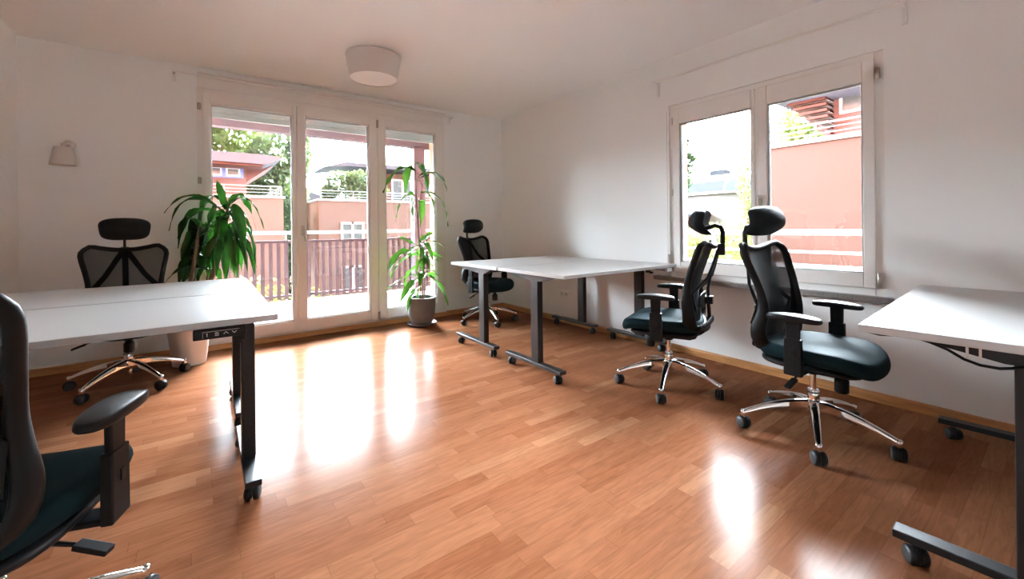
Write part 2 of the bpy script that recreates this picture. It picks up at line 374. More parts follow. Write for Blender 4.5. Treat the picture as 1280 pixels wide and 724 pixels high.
for z, mt, hh in ((2.06, 'brass', .035), (0.765, 'steel', .045)):
    MB().lathe([(0.010, z - hh), (0.013, z - hh + .003), (0.013, z + hh - .003), (0.010, z + hh)], 12, (XR - .006, 0.735, 0)).build('hinge', M[mt], wf, smooth=True)
for z in (2.06, 1.42, .75):
    MB().lathe([(0.007, z - .03), (0.007, z + .03)], 10, (XR + .006, 2.165, 0)).build('hinge', M['steel'], wf, smooth=True)
MB().box(XR - 0.055, XR + 0.05, 0.665, 2.335, 0.628, 0.664).build('window_sill', M['sill'], wf, bevel=0.004)

# curtain rails
cr = thing('curtain_rail', 'long double white curtain rail mounted above the three balcony doors', 'curtain rail', (1.2, YB, 2.54))
a = MB()
for y, z in ((-0.085, 0.0), (-0.045, 0.012)):
    a.box(-1.23, 1.28, y - .010, y + .010, z - .010, z + .012)
a.box(-1.23, 1.28, -0.10, -0.034, 0.022, 0.034)
a.build('rail', M['frame'], cr, bevel=0.002)
a = MB().tube([(-1.40, -0.085, 0.0), (1.40, -0.085, 0.0)], 0.006, 8); a.build('rod', M['frame'], cr, smooth=True)
for x in (-1.40, 1.38):
    MB().box(x - .008, x + .008, -0.10, -0.022, -.012, .012).box(x - .014, x + .014, -0.004, 0.0, -.07, .02).box(x - .006, x + .006, -0.024, -.003, -.055, .012).build('bracket', M['white'], cr, bevel=0.002)
cr2 = thing('curtain_rod', 'thin white curtain rod on brackets above the right window', 'curtain rod', (XR, 1.45, 2.425))
MB().tube([(-0.08, -0.86, 0), (-0.08, 0.86, 0)], 0.009, 10).build('rod', M['frame'], cr2, smooth=True)
for y in (-0.845, 0.84):
    MB().box(-0.098, -0.0, y - .008, y + .008, -.014, .014).box(-0.012, 0.0, y - .013, y + .013, -.11, .02).build('bracket', M['white'], cr2, bevel=0.002)
    MB().lathe([(.006, -.02), (.016, -.012), (.018, 0), (.012, .016)], 14, (-0.08, y, 0), axis='y').build('finial', M['white'], cr2, smooth=True)

# blind pull cord beside the window
bc = thing('blind_cord', 'thin blind cord with white weight hanging at the left edge of the right window', 'blind cord', (XR - .012, 2.205, 0.86))
MB().tube([(0, 0, -.0), (0.001, 0.002, 0.6), (0, 0, 1.30)], 0.0016, 6).build('cord', M['seal'], bc, smooth=True)
MB().lathe([(.005, -.075), (.013, -.072), (.013, -.01), (.009, .0), (.004, .008)], 14).build('weight', M['white'], bc, smooth=True)

# wall sockets
def socket(y, z):
    s = thing('wall_socket', 'white double wall socket low on the right wall between desk legs', 'socket', (XR, y, z))
    MB().box(-.010, 0, -.078, .078, -.040, .040).build('cover_plate', M['white'], s, bevel=0.004)
    for q in (-.038, .038):
        MB().lathe([(.024, -.0115), (.024, -.0100), (.021, -.0095)], 20, (0, q, 0), axis='x').build('socket_ring', M['white'], s, smooth=True)
        MB().lathe([(.0195, -.0118), (.0195, -.0100)], 20, (0, q, 0), axis='x').build('socket_well', M['seal'], s, smooth=True)
socket(3.575, 0.34)

# ceiling lamp
cl = thing('ceiling_lamp', 'round white fabric drum lamp mounted on the ceiling', 'ceiling lamp', (1.215, 3.66, H))
MB().lathe([(.225, -.012), (.232, -.010), (.232, -.020), (.200, -.205), (.196, -.205), (.196, -.198), (.226, -.014)], 48, capb=False, capt=False).build('lamp_shade', M['shade'], cl, smooth=True)
MB().lathe([(.197, -.199), (.12, -.203), (.01, -.205)], 48, capb=False).build('diffuser', M['diff'], cl, smooth=True)
MB().lathe([(.06, -.03), (.06, 0)], 24).build('ceiling_mount', M['steel'], cl, smooth=True)
# wall lamp
wl = thing('wall_lamp', 'small wall lamp with white cone shade and nickel mount on the left wall area', 'wall lamp', (-0.865, YB, 1.80))
wl['label'] = 'small wall sconce with white cone shade and nickel mount left of the doors'
MB().lathe([(.034, -.022), (.038, -.018), (.038, 0)], 28, (0, 0, .025), axis='y').build('wall_mount', M['steel'], wl, smooth=True)
MB().tube([(0, -.01, .02), (-.005, -.07, .03), (-.015, -.105, .015), (-.017, -.108, -.03)], [.011, .012, .014, .012], 12).build('arm', M['steel'], wl, smooth=True)
MB().lathe([(.050, -.010), (.052, -.012), (.076, -.150), (.074, -.150), (.049, -.012), (.001, -.011)], 36, (-.018, -.108, 0), capb=False, capt=False).build('lamp_shade', M['shade'], wl, smooth=True)

# ---------------------------------------------------------------- office chair
def lerp(tab, t):
    for (a, va), (b, vb) in zip(tab, tab[1:]):
        if t <= b:
            k = (t - a) / (b - a); k = max(0, min(1, k)); return va + (vb - va) * k
    return tab[-1][1]
def srp(tab, t):   # smooth interpolation (Catmull-Rom on the table)
    n = len(tab)
    if t <= tab[0][0]: return tab[0][1]
    if t >= tab[-1][0]: return tab[-1][1]
    for i in range(n - 1):
        if t <= tab[i + 1][0]:
            t0, t1 = tab[i][0], tab[i + 1][0]; p1, p2 = tab[i][1], tab[i + 1][1]
            m1 = (tab[i + 1][1] - tab[i - 1][1]) / (tab[i + 1][0] - tab[i - 1][0]) if i > 0 else (p2 - p1) / (t1 - t0)
            m2 = (tab[i + 2][1] - tab[i][1]) / (tab[i + 2][0] - tab[i][0]) if i < n - 2 else (p2 - p1) / (t1 - t0)
            h = t1 - t0; s = (t - t0) / h
            return (2*s**3 - 3*s**2 + 1) * p1 + (s**3 - 2*s**2 + s) * h * m1 + (-2*s**3 + 3*s**2) * p2 + (s**3 - s**2) * h * m2
YBK = [(0.44, -0.205), (0.55, -0.212), (0.66, -0.200), (0.78, -0.222), (0.90, -0.262), (1.02, -0.305)]
HW = [(0, .170), (.07, .212), (.20, .228), (.36, .208), (.50, .205), (.70, .222), (.86, .240), (.95, .243), (1.0, .226)]
Z1 = [(0, .980), (.3, .984), (.6, .997), (.86, 1.010), (1.0, .988)]
Z0 = [(0, .440), (.6, .443), (1.0, .470)]
def back_pt(u, v, dy=0.0):
    z0, z1 = srp(Z0, abs(u)), srp(Z1, abs(u)); z = z0 + (z1 - z0) * v
    return Vector((u * srp(HW, v), srp(YBK, z) + 0.055 * u * u + dy, z))
def loft(mb, secs):
    n = len(secs[0]); vs = [p for s in secs for p in s]; fs = [tuple(range(n))[::-1], tuple((len(secs) - 1) * n + j for j in range(n))]
    for i in range(len(secs) - 1):
        for j in range(n):
            j2 = (j + 1) % n; fs.append((i * n + j, i * n + j2, (i + 1) * n + j2, (i + 1) * n + j))
    return mb.add(vs, fs)

def make_caster(parent, loc, R=0.032):
    c = MB()
    c.cur = 0
    for s in (-1, 1):
        c.lathe([(R * .80, s * .006), (R, s * .008), (R, s * .022), (R * .86, s * .026)], 24, (0, 0, R), axis='y')
    # hood
    n = 14; poly = []
    for i in range(n + 1):
        th = math.radians(-15 + 210 * i / n); poly.append((math.cos(th) * R * 1.10, R + math.sin(th) * R * 1.10))
    for i in range(n, -1, -1):
        th = math.radians(-15 + 210 * i / n); poly.append((math.cos(th) * R * .72, R + math.sin(th) * R * .72))
    c.prism(poly, 'y', -.0055, .0055)
    c.lathe([(.011, R * 1.0), (.011, R * 2.15)], 14)
    c.cur = 1
    for s in (-1, 1):
        c.lathe([(R * .84, s * .0262), (R * .74, s * .0285), (R * .10, s * .0285)], 24, (0, 0, R), axis='y')
    o = c.build('caster', [M['rubber'], M['rim']], parent, smooth=True)
    o.location = loc; return o

def make_chair():
    t = thing('office_chair', '', 'office chair')
    # five star base
    hb = MB().lathe([(.020, .045), (.022, .05), (.022, .115), (.034, .118), (.037, .125), (.038, .175), (.034, .186), (.030, .188)], 32)
    hb.build('base_hub', M['chrome'], t, smooth=True)
    legs = []
    for k in range(5):
        secs = []
        for i in range(15):
            s = i / 14; r = 0.025 + 0.315 * s
            zt = 0.186 - 0.090 * s ** 1.7; th = 0.046 * (1 - s) + 0.018 * s; w = 0.021 * (1 - s) + 0.0135 * s
            secs.append([(r, -w, zt - th), (r, w, zt - th), (r, w, zt - .007), (r, w * .55, zt), (r, -w * .55, zt), (r, -w, zt - .007)])
        m = loft(MB(), secs)
        m.lathe([(.014, .060), (.0155, .062), (.0155, .094), (.012, .098)], 18, (.338, 0, 0))
        lg = m.build('leg', M['chrome'], t, smooth=True); legs.append(lg)
        c = make_caster(lg, (.338, 0, 0.0)); c.rotation_euler = (0, 0, math.radians(37 + 83 * k))
    # gas lift
    g = MB(); g.cur = 0
    g.lathe([(.0275, .186), (.0275, .235), (.025, .240), (.025, .243)], 28); g.lathe([(.0145, .24), (.0145, .37)], 24)
    g.cur = 1; g.lathe([(.0295, .226), (.0295, .232)], 28); g.lathe([(.0385, .150), (.0385, .158)], 28)
    g.lathe([(.026, .325), (.032, .335), (.036, .365)], 24)
    g.build('gas_lift', [M['chrome'], M['plastic']], t, smooth=True)
    # mechanism under the seat
    mb = MB().prism([(-.15, .355), (.10, .352), (.15, .375), (.16, .40), (-.20, .41), (-.19, .37)], 'x', -.085, .085)
    mb.box(-.20, .20, -.10, -.06, .385, .402).box(-.20, .20, .06, .10, .385, .402)
    me = mb.build('tilt_mechanism', M['plastic'], t, bevel=0.008)
    MB().lathe([(.026, .262), (.031, .268), (.031, .325), (.022, .34), (.014, .345), (.014, .372)], 16, (0.0, .125, 0)).build('tension_knob', M['plastic'], me, smooth=True)
    lv = MB().tube([(.06, -.005, .372), (.13, -.005, .365), (.215, -.005, .340)], [.008, .007, .006], 8)
    lv.obox((.252, -.006, .325), (.036, -.004, -.013), (.003, .015, .0), (.0015, 0, .0065))
    lv.build('lever', M['plastic'], me, smooth=False, bevel=0.003)
    # seat
    def sf(x, y, z):
        yy = y + 0.0
        drop = 0.0
        if yy > 0.12: drop = 1.9 * (yy - 0.12) ** 2
        dish = 0.25 * (x * x) - .012 * math.exp(-((y + .05) / .12) ** 2 - (x / .14) ** 2)
        wf = 1.0 + (0.05 if y > 0 else -0.10) * min(1, abs(y) / .25)
        return (x * wf, y + 0.035, 0.447 + z + (dish if z > 0 else dish * .4 + 0.02 * (abs(x) / .25) ** 2) - drop)
    MB().pad(.255, .262, .078, ex=3.0, n=56, fn=sf, rings=9, edge=.5).build('seat', M['seat'], t, smooth=True)
    sh = MB().pad(.225, .225, .03, ex=3.2, n=40, fn=lambda x, y, z: (x, y + .015, .402 + z - (1.7 * (y - .12) ** 2 if y > .12 else 0)), rings=5)
    sh.build('seat_shell', M['plastic'], t, smooth=True)
    # back frame
    path = []
    us = [i / 8 for i in range(-8, 9)]
    for u in us: path.append((u, 0.0))
    for i in range(1, 24): path.append((1.0, i / 24))
    for u in reversed(us): path.append((u, 1.0))
    for i in range(23, 0, -1): path.append((-1.0, i / 24))
    P = []; R = []
    for u, v in path:
        low = max(0, 1 - v / .55) if abs(u) > .99 else (1 if v == 0 else 0)
        dp = 0.021 + 0.024 * low ** .8
        P.append(back_pt(u, v, -0.6 * (dp - .015))); R.append((0.0165 + .006 * low, dp))
    MB().tube(P, R, 14, closed=True, up=(0, 1, 0)).build('back_frame', M['frameplastic'], t, smooth=True)
    g = MB(); nu, nv = 24, 30
    vs = [back_pt(-1 + 2 * i / nu, j / nv, .004) for j in range(nv + 1) for i in range(nu + 1)]
    fs = [(j * (nu + 1) + i, j * (nu + 1) + i + 1, (j + 1) * (nu + 1) + i + 1, (j + 1) * (nu + 1) + i) for j in range(nv) for i in range(nu)]
    g.add(vs, fs).build('back_mesh', M['mesh'], t, smooth=True)
    # spine and V struts behind the mesh
    spine = [(0, -.11, .385), (0, -.20, .392), (0, -.250, .43), (0, -.264, .50), (0, -.258, .60), (0, -.256, .70), (0, -.276, .82), (0, -.318, .95), (0, -.334, 1.0)]
    sp = MB().tube(spine, [(.035, .014), (.035, .014), (.032, .013), (.026, .012), (.021, .011), (.018, .010), (.018, .010), (.019, .011), (.017, .010)], 12, up=(0, 1, .3))
    for s in (-1, 1):
        e = back_pt(s * .93, .36, -.035)
        sp.tube([(s * .012, -.325, .965), (s * .05, -.308, .90), (s * .115, -.268, .78), (e.x, e.y, e.z + .02), (s * .205, -.215, .58)], [(.020, .008), (.018, .008), (.017, .008), (.018, .008), (.012, .008)], 10, up=(0, 1, 0))
        sp.tube([(0, -.280, .50), (s * .07, -.262, .475), (s * .16, -.225, .462)], [(.024, .010), (.022, .010), (.016, .010)], 10, up=(0, 1, 0))
    sp.build('back_support', M['plastic'], t, smooth=True)
    lb = MB().pad(.130, .052, .012, ex=3, n=32, fn=lambda x, y, z: (x, -.232 + z + .9 * x * x, .625 + y), rings=4)
    lb.box(-.026, .026, -.285, -.235, .60, .650)
    lb.build('lumbar_support', M['frameplastic'], t, smooth=True)
    # headrest
    hs = MB().tube([(0, -.342, .93), (0, -.346, 1.02), (0, -.348, 1.075), (0, -.336, 1.108), (0, -.305, 1.120), (0, -.270, 1.108), (0, -.235, 1.098)],
                   [(.016, .010), (.015, .009), (.014, .008), (.014, .008), (.014, .008), (.014, .009), (.014, .012)], 12, up=(1, 0, 0))
    hs.box(-.024, .024, -.360, -.320, .925, 1.0)
    hd = MB()
    def hf(x, y, z):   # y -> height, z -> forward
        zz = y; bend = -(6.5 if zz > 0 else 13.0) * zz * zz - 2.3 * x * x
        taper = 1.0 + 0.9 * zz - (0.0)
        arch = 0.012 * (1 - (x / .15) ** 2) if zz > 0 else 0
        return (x * taper, -.178 + z * 1.0 + bend, 1.136 + zz + arch * max(0, zz) / .08)
    hd.pad(.148, .080, .058, ex=3.8, n=44, fn=hf, rings=7, edge=.8)
    ho = hd.build('headrest', M['padf'], t, smooth=True)
    hs.build('headrest_stem', M['plastic'], ho, smooth=True)
    # armrests
    for s in (-1, 1):
        a = MB()
        a.tube([(s * .14, .02, .388), (s * .22, .02, .386), (s * .262, .02, .398), (s * .285, .018, .43), (s * .287, .018, .47)], [(.030, .010), (.030, .010), (.031, .010), (.033, .010), (.033, .011)], 12, up=(0, 0, 1) if False else (0, 1, 0)) if False else None
        a.box(min(s * .14, s * .285), max(s * .14, s * .285), -.015, .052, .378, .394)
        a.prism([(-.022, .378), (.058, .378), (.056, .56), (-.020, .56)], 'x', min(s * .272, s * .300), max(s * .272, s * .300))
        a.prism([(-.012, .55), (.048, .55), (.050, .642), (.062, .652), (-.026, .652), (-.014, .642)], 'x', min(s * .277, s * .295), max(s * .277, s * .295))
        a.box(min(s * .266, s * .306), max(s * .266, s * .306), -.028, .064, .540, .560) if False else None
        ar = a.build('armrest', M['frameplastic'], t, bevel=0.006)
        MB().box(s * .301 - .003, s * .301 + .003, .010, .028, .475, .505).build('height_button', M['plastic'], ar, bevel=.002)
        MB().pad(.044, .121, .028, ex=2.7, n=40, fn=lambda x, y, z: (x + s * .284 + 0.0, y + .020, .662 + z - 0.55 * (y * y) * (1 if z > 0 else .3) + (0.0)), rings=6, edge=.8).build('arm_pad', M['plastic'], ar, smooth=True)
    return t, legs

chair0, _ = make_chair()
CH = [  # x, y, facing vector, base angle, label
    (2.610, 0.842, (-0.03, -0.9995), 57, 'black mesh office chair in front of the right window, nearest to the right desk'),
    (2.616, 1.707, (-0.36, 0.93), 61, 'office chair with petrol seat pushed toward the window-side corner of the middle desks'),
    (2.735, 4.215, (0.217, -0.976), 40, 'black office chair farthest away in the room corner behind the middle desks'),
    (-0.452, 4.145, (0.15, -0.99), 18, 'black office chair facing the camera behind the left desks by the wall lamp'),
    (-0.466, 1.568, (0.33, 0.944), 23, 'dark office chair in the bottom left foreground, cropped by the photo edge'),
]
for i, (x, y, fv, ba, lab) in enumerate(CH):
    o = chair0 if i == 0 else copy_tree(chair0)
    CH[i] = (o, x, y, fv, ba, lab)
for o, x, y, fv, ba, lab in CH:
    rz = math.atan2(-fv[0], fv[1])
    o.location = (x, y, 0); o.rotation_euler = (0, 0, rz); tag(o, lab, 'office chair', 'office chairs')
    k = 0
    for ch in sorted([c for c in bpy.data.objects if c.parent == o and c.name.split('.')[0] == 'leg'], key=lambda c: c.name):
        ch.rotation_euler = (0, 0, math.radians(ba + 72 * k) - rz); k += 1

# ---------------------------------------------------------------- standing desks
def make_desk(W, lx, py, metal, z=0.785, D=0.80, panel=None, label='', group='height adjustable desks', loc=(0, 0, 0), rz=0.0, cable=None, brk=.28, foot=.33):
    t = thing('standing_desk', label, 'desk', loc, rz, group)
    top = MB(); top.box(-W / 2, W / 2, -D / 2, D / 2, z - .025, z)
    top.build('tabletop', M['top'], t, bevel=0.002)
    MB().box(lx[0] + .03, lx[1] - .03, py - .035, py + .035, z - .068, z - .030).build('crossbeam', M[metal], t, bevel=.002)
    for x in lx:
        MB().box(x - .030, x + .030, -foot, foot, .074, .100).build('foot', M[metal], t, bevel=.004)
        f = [c for c in bpy.data.objects if c.parent == t and c.name.startswith('foot')][-1]
        for y in (-foot + .055, foot - .055):
            c = make_caster(f, (x, y, 0), 0.029); c.rotation_euler = (0, 0, math.radians(70 if y < 0 else 35))
            c2 = None
        p = MB().box(x - .026, x + .026, py - .042, py + .042, .098, z - .055)
        pe = p.build('leg', M[metal], t, bevel=.005)
        MB().box(x - .022, x + .022, py - .036, py + .036, z - .075, z - .028).build('leg_collar', M['steelblack'], pe, bevel=.002)
        MB().prism([(-brk, z - .026), (brk, z - .026), (brk, z - .034), (py + .06, z - .072), (py - .06, z - .072), (-brk, z - .034)], 'x', x - .027, x + .027).build('side_bracket', M[metal], t, bevel=.002)
    return t
G = 'white standing desks with black frames'
d1 = make_desk(1.35, (-.625, .625), -.045, 'steelgrey', label='white height adjustable desk in the middle, the nearer of two pushed together', loc=(2.655, 2.488, 0), group=G)
d2 = make_desk(1.35, (-.632, .618), -.130, 'steelgrey', label='white height adjustable desk in the middle, the farther one toward the room corner', loc=(2.648, 3.298, 0), group=G)
d3 = make_desk(1.355, (-.630, .595), -.065, 'steelblack', foot=.31, label='white desk at the left, nearer one with the keypad and the foreground chair', loc=(-.440, 2.305, 0), group=G)
d4 = make_desk(1.35, (-.630, .600), .02, 'steelblack', label='white desk at the left, farther one toward the big dracaena plant', loc=(-.436, 3.120, 0), group=G)
d5 = make_desk(1.39, (-.600, .640), .022, 'steelblack', label='white desk at the right edge with a cable loop hanging under it', loc=(2.487, .078, 0), rz=math.radians(3.0), z=.782, group=G)
# keypad under the front edge of the near left desk
kp = MB().box(.405, .568, -.415, -.335, .722, .757); ko = kp.build('control_panel', M['plastic'], d3, bevel=.004)
ic = MB()
def seg(x0, z0, x1, z1, w=.0022):
    x0 += .000; x1 += .000
    dx, dz = x1 - x0, z1 - z0; L = math.hypot(dx, dz); ic.obox(((x0 + x1) / 2, -.4157, (z0 + z1) / 2), (dx / 2, 0, dz / 2), (0, .0006, 0), (-dz / L * w / 2, 0, dx / L * w / 2))
zc = .739
seg(.447, zc - .006, .447, zc + .006); seg(.447, zc + .006, .4445, zc + .003)                                # 1
seg(.470, zc - .005, .482, zc - .005); seg(.470, zc, .482, zc); seg(.470, zc + .005, .482, zc + .005)            # bars
seg(.497, zc - .003, .504, zc + .005); seg(.504, zc + .005, .511, zc - .003)                                     # up
seg(.523, zc + .005, .530, zc - .003); seg(.530, zc - .003, .537, zc + .005)                                     # down
seg(.434, zc - .011, .434, zc + .011, .0012); seg(.434, zc + .011, .546, zc + .011, .0012)
ic.build('keypad_icons', M['icon'], ko)
MB().box(.525, .565, -.405, -.355, .703, .724).lathe([(.016, .690), (.016, .705)], 14, (.545, -.38, 0)).build('cable_clamp', M['plastic'], ko, bevel=.003)
# small clamp on the middle near desk, cable and charger at its far right corner
ck = MB().box(.555, .590, -.20, -.165, .700, .757).lathe([(.015, .695), (.018, .70), (.015, .712)], 14, (.572, -.215, 0)); ck.build('desk_clamp', M['plastic'], d1, bevel=.002)
MB().tube([(.60, -.30, .752), (.62, -.24, .742), (.64, -.05, .738), (.645, .12, .745), (.655, .20, .752)], .004, 8).build('cable', M['plastic'], d1, smooth=True)
pw = thing('power_adapter', 'small white plug adapter with cable under the right corner of the middle desks', 'power adapter', (3.235, 2.115, .735))
MB().box(-.035, .035, -.022, .022, -.012, .020).build('plug_body', M['white'], pw, bevel=.004, loc=None)
MB().tube([(-.03, 0, .0), (-.10, .02, .012), (-.16, .05, .018)], .0035, 8).build('plug_cable', M['plastic'], pw, smooth=True)
cbm = MB().box(.630, .668, -.37, -.33, .715, .760); cbm.build('corner_clamp', M['brownplug'], d1, bevel=.004)
# right desk: cable loop, clips and tray
cab = MB().tube([(-.64, .262, .752), (-.65, .233, .747), (-.652, .193, .732), (-.652, .160, .711), (-.652, .128, .701), (-.650, .090, .700), (-.645, .068, .705), (-.63, .045, .712)], .0042, 10)
cab.build('cable', M['plastic'], d5, smooth=True)
MB().box(-.662, -.657, .150, .156, .718, .757).box(-.662, -.657, .124, .130, .716, .757).build('cable_clip', M['white'], d5, bevel=.001)
MB().tube([(-.66, .385, .754), (-.665, .35, .750), (-.66, .315, .754)], .0035, 8).build('cable_end', M['plastic'], d5, smooth=True)

# ---------------------------------------------------------------- plants
def leaf_mesh(mb, a, c, b, w, fold=.28, nseg=12, twist=0.0):
    a, c, b = Vector(a), Vector(c), Vector(b); vs = []; prev = None
    for i in range(nseg + 1):
        t = i / nseg; p = a * (1 - t) ** 2 + c * 2 * t * (1 - t) + b * t * t
        d = ((c - a) * (1 - t) + (b - c) * t).normalized()
        ref = Vector((0, 0, 1)); s = d.cross(ref)
        if prev is None:
            s = s if s.length > .15 else Vector((.7, .7, 0)); s.normalize(); 
            s = (Matrix.Rotation(twist, 3, d) @ s)
        else:
            s = prev - d * prev.dot(d); s.normalize(); s = Matrix.Rotation(twist * .06, 3, d) @ s
        prev = s; nn = s.cross(d)
        ww = w * (0.16 + 0.84 * math.sin(PI * min(1, t * .92 + .06)) ** .75) if t < .98 else .002
        ww *= (1 if t < .75 else (1 - ((t - .75) / .25) ** 2 * .9))
        if t < .22: ww = w * (.22 + .78 * (t / .22)) * .5 + ww * .5 * (t / .22)
        wav = .12 * w * math.sin(t * 17 + a.x * 40)
        vs += [p - s * ww / 2 + nn * (fold * ww / 2 + wav), p - s * ww * .22 + nn * fold * ww * .12, p, p + s * ww * .22 + nn * fold * ww * .12, p + s * ww / 2 + nn * (fold * ww / 2 - wav)]
    fs = [(i * 5 + j, i * 5 + j + 1, i * 5 + 6 + j, i * 5 + 5 + j) for i in range(nseg) for j in range(4)]
    mb.add(vs, fs)

LEAVES_A = [
  ((0.006, 1.305), (0.164, 1.584), (0.288, 1.124), 0.057),
  ((0.006, 1.333), (0.107, 1.556), (0.22, 1.235), 0.066),
  ((0.011, 1.263), (0.124, 1.43), (0.192, 1.005), 0.082),
  ((0.017, 1.214), (0.209, 1.333), (0.203, 0.747), 0.066),
  ((0.023, 1.18), (0.124, 1.207), (0.231, 0.775), 0.066),
  ((0.017, 1.249), (0.045, 1.403), (0.113, 0.936), 0.074),
  ((0.0, 1.291), (-0.039, 1.444), (-0.068, 1.556), 0.057),
  ((0.006, 1.159), (0.023, 1.152), (-0.006, 0.831), 0.074),
  ((0.006, 1.18), (-0.096, 1.235), (-0.107, 0.747), 0.082),
  ((0.0, 1.214), (-0.118, 1.333), (-0.197, 0.831), 0.066),
  ((-0.006, 1.263), (-0.254, 1.584), (-0.434, 1.277), 0.041),
  ((-0.006, 1.277), (-0.321, 1.584), (-0.4, 1.124), 0.041),
  ((-0.006, 1.214), (-0.243, 1.458), (-0.344, 1.054), 0.066),
  ((-0.006, 1.305), (-0.147, 1.626), (-0.203, 1.11), 0.074),
  ((-0.006, 1.159), (-0.231, 1.305), (-0.226, 0.831), 0.066),
  ((-0.017, 1.124), (-0.265, 1.263), (-0.31, 0.845), 0.066),
  ((-0.017, 1.11), (-0.265, 1.18), (-0.288, 0.733), 0.057),
  ((0.006, 1.138), (0.096, 1.166), (0.147, 0.747), 0.066),
  ((0.017, 1.18), (0.265, 1.18), (0.18, 0.692), 0.057),
  ((0.0, 1.11), (-0.118, 1.096), (-0.186, 0.727), 0.057),
  ((-0.118, 0.761), (-0.288, 0.915), (-0.446, 0.664), 0.049),
  ((-0.118, 0.747), (-0.243, 0.887), (-0.321, 0.65), 0.057),
  ((-0.118, 0.761), (-0.209, 0.887), (-0.243, 0.692), 0.074),
  ((-0.118, 0.775), (-0.073, 0.831), (-0.045, 0.65), 0.057),
  ((0.006, 1.305), (0.073, 1.514), (0.158, 1.389), 0.057),
  ((0.0, 1.249), (-0.073, 1.389), (-0.118, 1.04), 0.057),
  ((0.011, 1.235), (0.079, 1.305), (0.062, 0.831), 0.066),
]
LEAVES_B = [
  ((-0.059, 1.791), (-0.237, 1.921), (-0.395, 1.532), 0.067),
  ((-0.059, 1.791), (-0.148, 1.903), (-0.128, 1.532), 0.057),
  ((-0.059, 1.865), (0.02, 1.94), (0.109, 1.495), 0.076),
  ((-0.03, 1.68), (0.237, 1.921), (0.296, 1.541), 0.038),
  ((-0.03, 1.717), (0.148, 1.884), (0.345, 1.606), 0.038),
  ((-0.069, 1.495), (-0.247, 1.587), (-0.355, 1.244), 0.048),
  ((-0.069, 1.495), (-0.099, 1.55), (-0.089, 1.207), 0.048),
  ((-0.02, 1.439), (0.069, 1.532), (0.039, 1.124), 0.048),
  ((-0.01, 1.532), (0.158, 1.606), (0.178, 1.235), 0.048),
  ((0.01, 1.55), (0.266, 1.569), (0.276, 1.142), 0.048),
  ((-0.03, 0.938), (0.01, 0.994), (0.138, 1.078), 0.076),
  ((-0.039, 0.92), (-0.158, 0.976), (-0.217, 1.04), 0.048),
  ((-0.03, 0.827), (-0.306, 0.957), (-0.405, 0.605), 0.076),
  ((-0.03, 0.809), (-0.247, 0.846), (-0.385, 0.549), 0.076),
  ((-0.02, 0.827), (0.148, 0.92), (0.276, 0.716), 0.067),
  ((-0.02, 0.855), (0.049, 0.938), (0.01, 0.651), 0.057),
  ((-0.039, 0.66), (-0.158, 0.679), (-0.188, 0.438), 0.067),
  ((-0.039, 0.568), (-0.247, 0.623), (-0.464, 0.456), 0.048),
  ((-0.03, 0.531), (-0.207, 0.531), (-0.326, 0.308), 0.057),
  ((-0.03, 0.401), (-0.207, 0.382), (-0.365, 0.252), 0.038),
  ((-0.03, 0.438), (-0.158, 0.419), (-0.207, 0.151), 0.048),
  ((0.0, 0.438), (-0.03, 0.438), (-0.03, 0.188), 0.076),
  ((0.02, 0.531), (0.148, 0.66), (0.197, 0.475), 0.057),
  ((0.03, 0.577), (0.247, 0.531), (0.345, 0.178), 0.048),
  ((0.01, 0.948), (0.188, 1.003), (0.257, 0.864), 0.048),
  ((0.0, 0.753), (0.148, 0.827), (0.306, 0.753), 0.057),
  ((-0.03, 0.883), (-0.128, 0.957), (-0.158, 0.716), 0.057),
  ((-0.01, 0.716), (0.089, 0.772), (0.118, 0.586), 0.057),
]


rnd = random.Random(11)
pa = thing('potted_plant', 'large bushy dracaena with drooping dark green leaves in a white pot behind the left desks', 'plant', (-.105, 4.47, 0))
MB().lathe([(.110, .0), (.116, .004), (.152, .335), (.158, .345), (.158, .352), (.146, .352), (.142, .31)], 48, capb=True, capt=False).build('pot', M['potw'], pa, smooth=True)
MB().lathe([(.145, .315), (.001, .322)], 32, capb=False, capt=False).build('soil', M['soil'], pa)
st = MB()
T1 = [(.02, 0, .31), (.09, 0, .52), (.16, .0, .72), (.225, .01, .95), (.268, 0, 1.12), (.272, 0, 1.36)]
st.tube(T1, [.024, .022, .020, .017, .012, .007], 12)
T2 = [(-.03, .02, .31), (-.01, .03, .55), (.03, .02, .80), (.06, .02, 1.02), (.07, .01, 1.16)]
st.tube(T2, [.020, .018, .016, .013, .007], 12)
T3 = [(.03, -.05, .31), (.10, -.05, .50), (.13, -.04, .74)]
st.tube(T3, [.016, .014, .008], 10)
st.build('stem', M['stem'], pa, smooth=True)
fo = MB()
for i, (a, c, b, w) in enumerate(LEAVES_A):
    y = rnd.uniform(-.17, .17) if i % 3 else rnd.uniform(-.06, .06)
    if b[0] < -.12: y = rnd.uniform(.06, .20)
    leaf_mesh(fo, (a[0] + .269, 0.0, a[1]), (c[0] + .269, y * .8, c[1]), (b[0] + .269, y * 1.25, b[1]), w * 1.12, twist=rnd.uniform(-.5, .5))
for i in range(34):   # leaves springing toward and away from the camera
    zz = rnd.uniform(.98, 1.34); an = rnd.choice([-1, 1]) * PI / 2 + rnd.uniform(-.75, .75); L = rnd.uniform(.17, .30)
    bx = .27 if i % 2 else .07; zz = zz if i % 2 else zz - .17
    if math.sin(an) < 0 and i % 2 == 0: an = -an
    leaf_mesh(fo, (bx, 0, zz), (bx + math.cos(an) * L * .7, math.sin(an) * L * .7, zz + rnd.uniform(.08, .2)), (bx + math.cos(an) * L, math.sin(an) * L, zz - rnd.uniform(.18, .42)), rnd.uniform(.060, .080), twist=rnd.uniform(-.6, .6))
fo.build('foliage', M['leafA'], pa, smooth=True, fix=False)

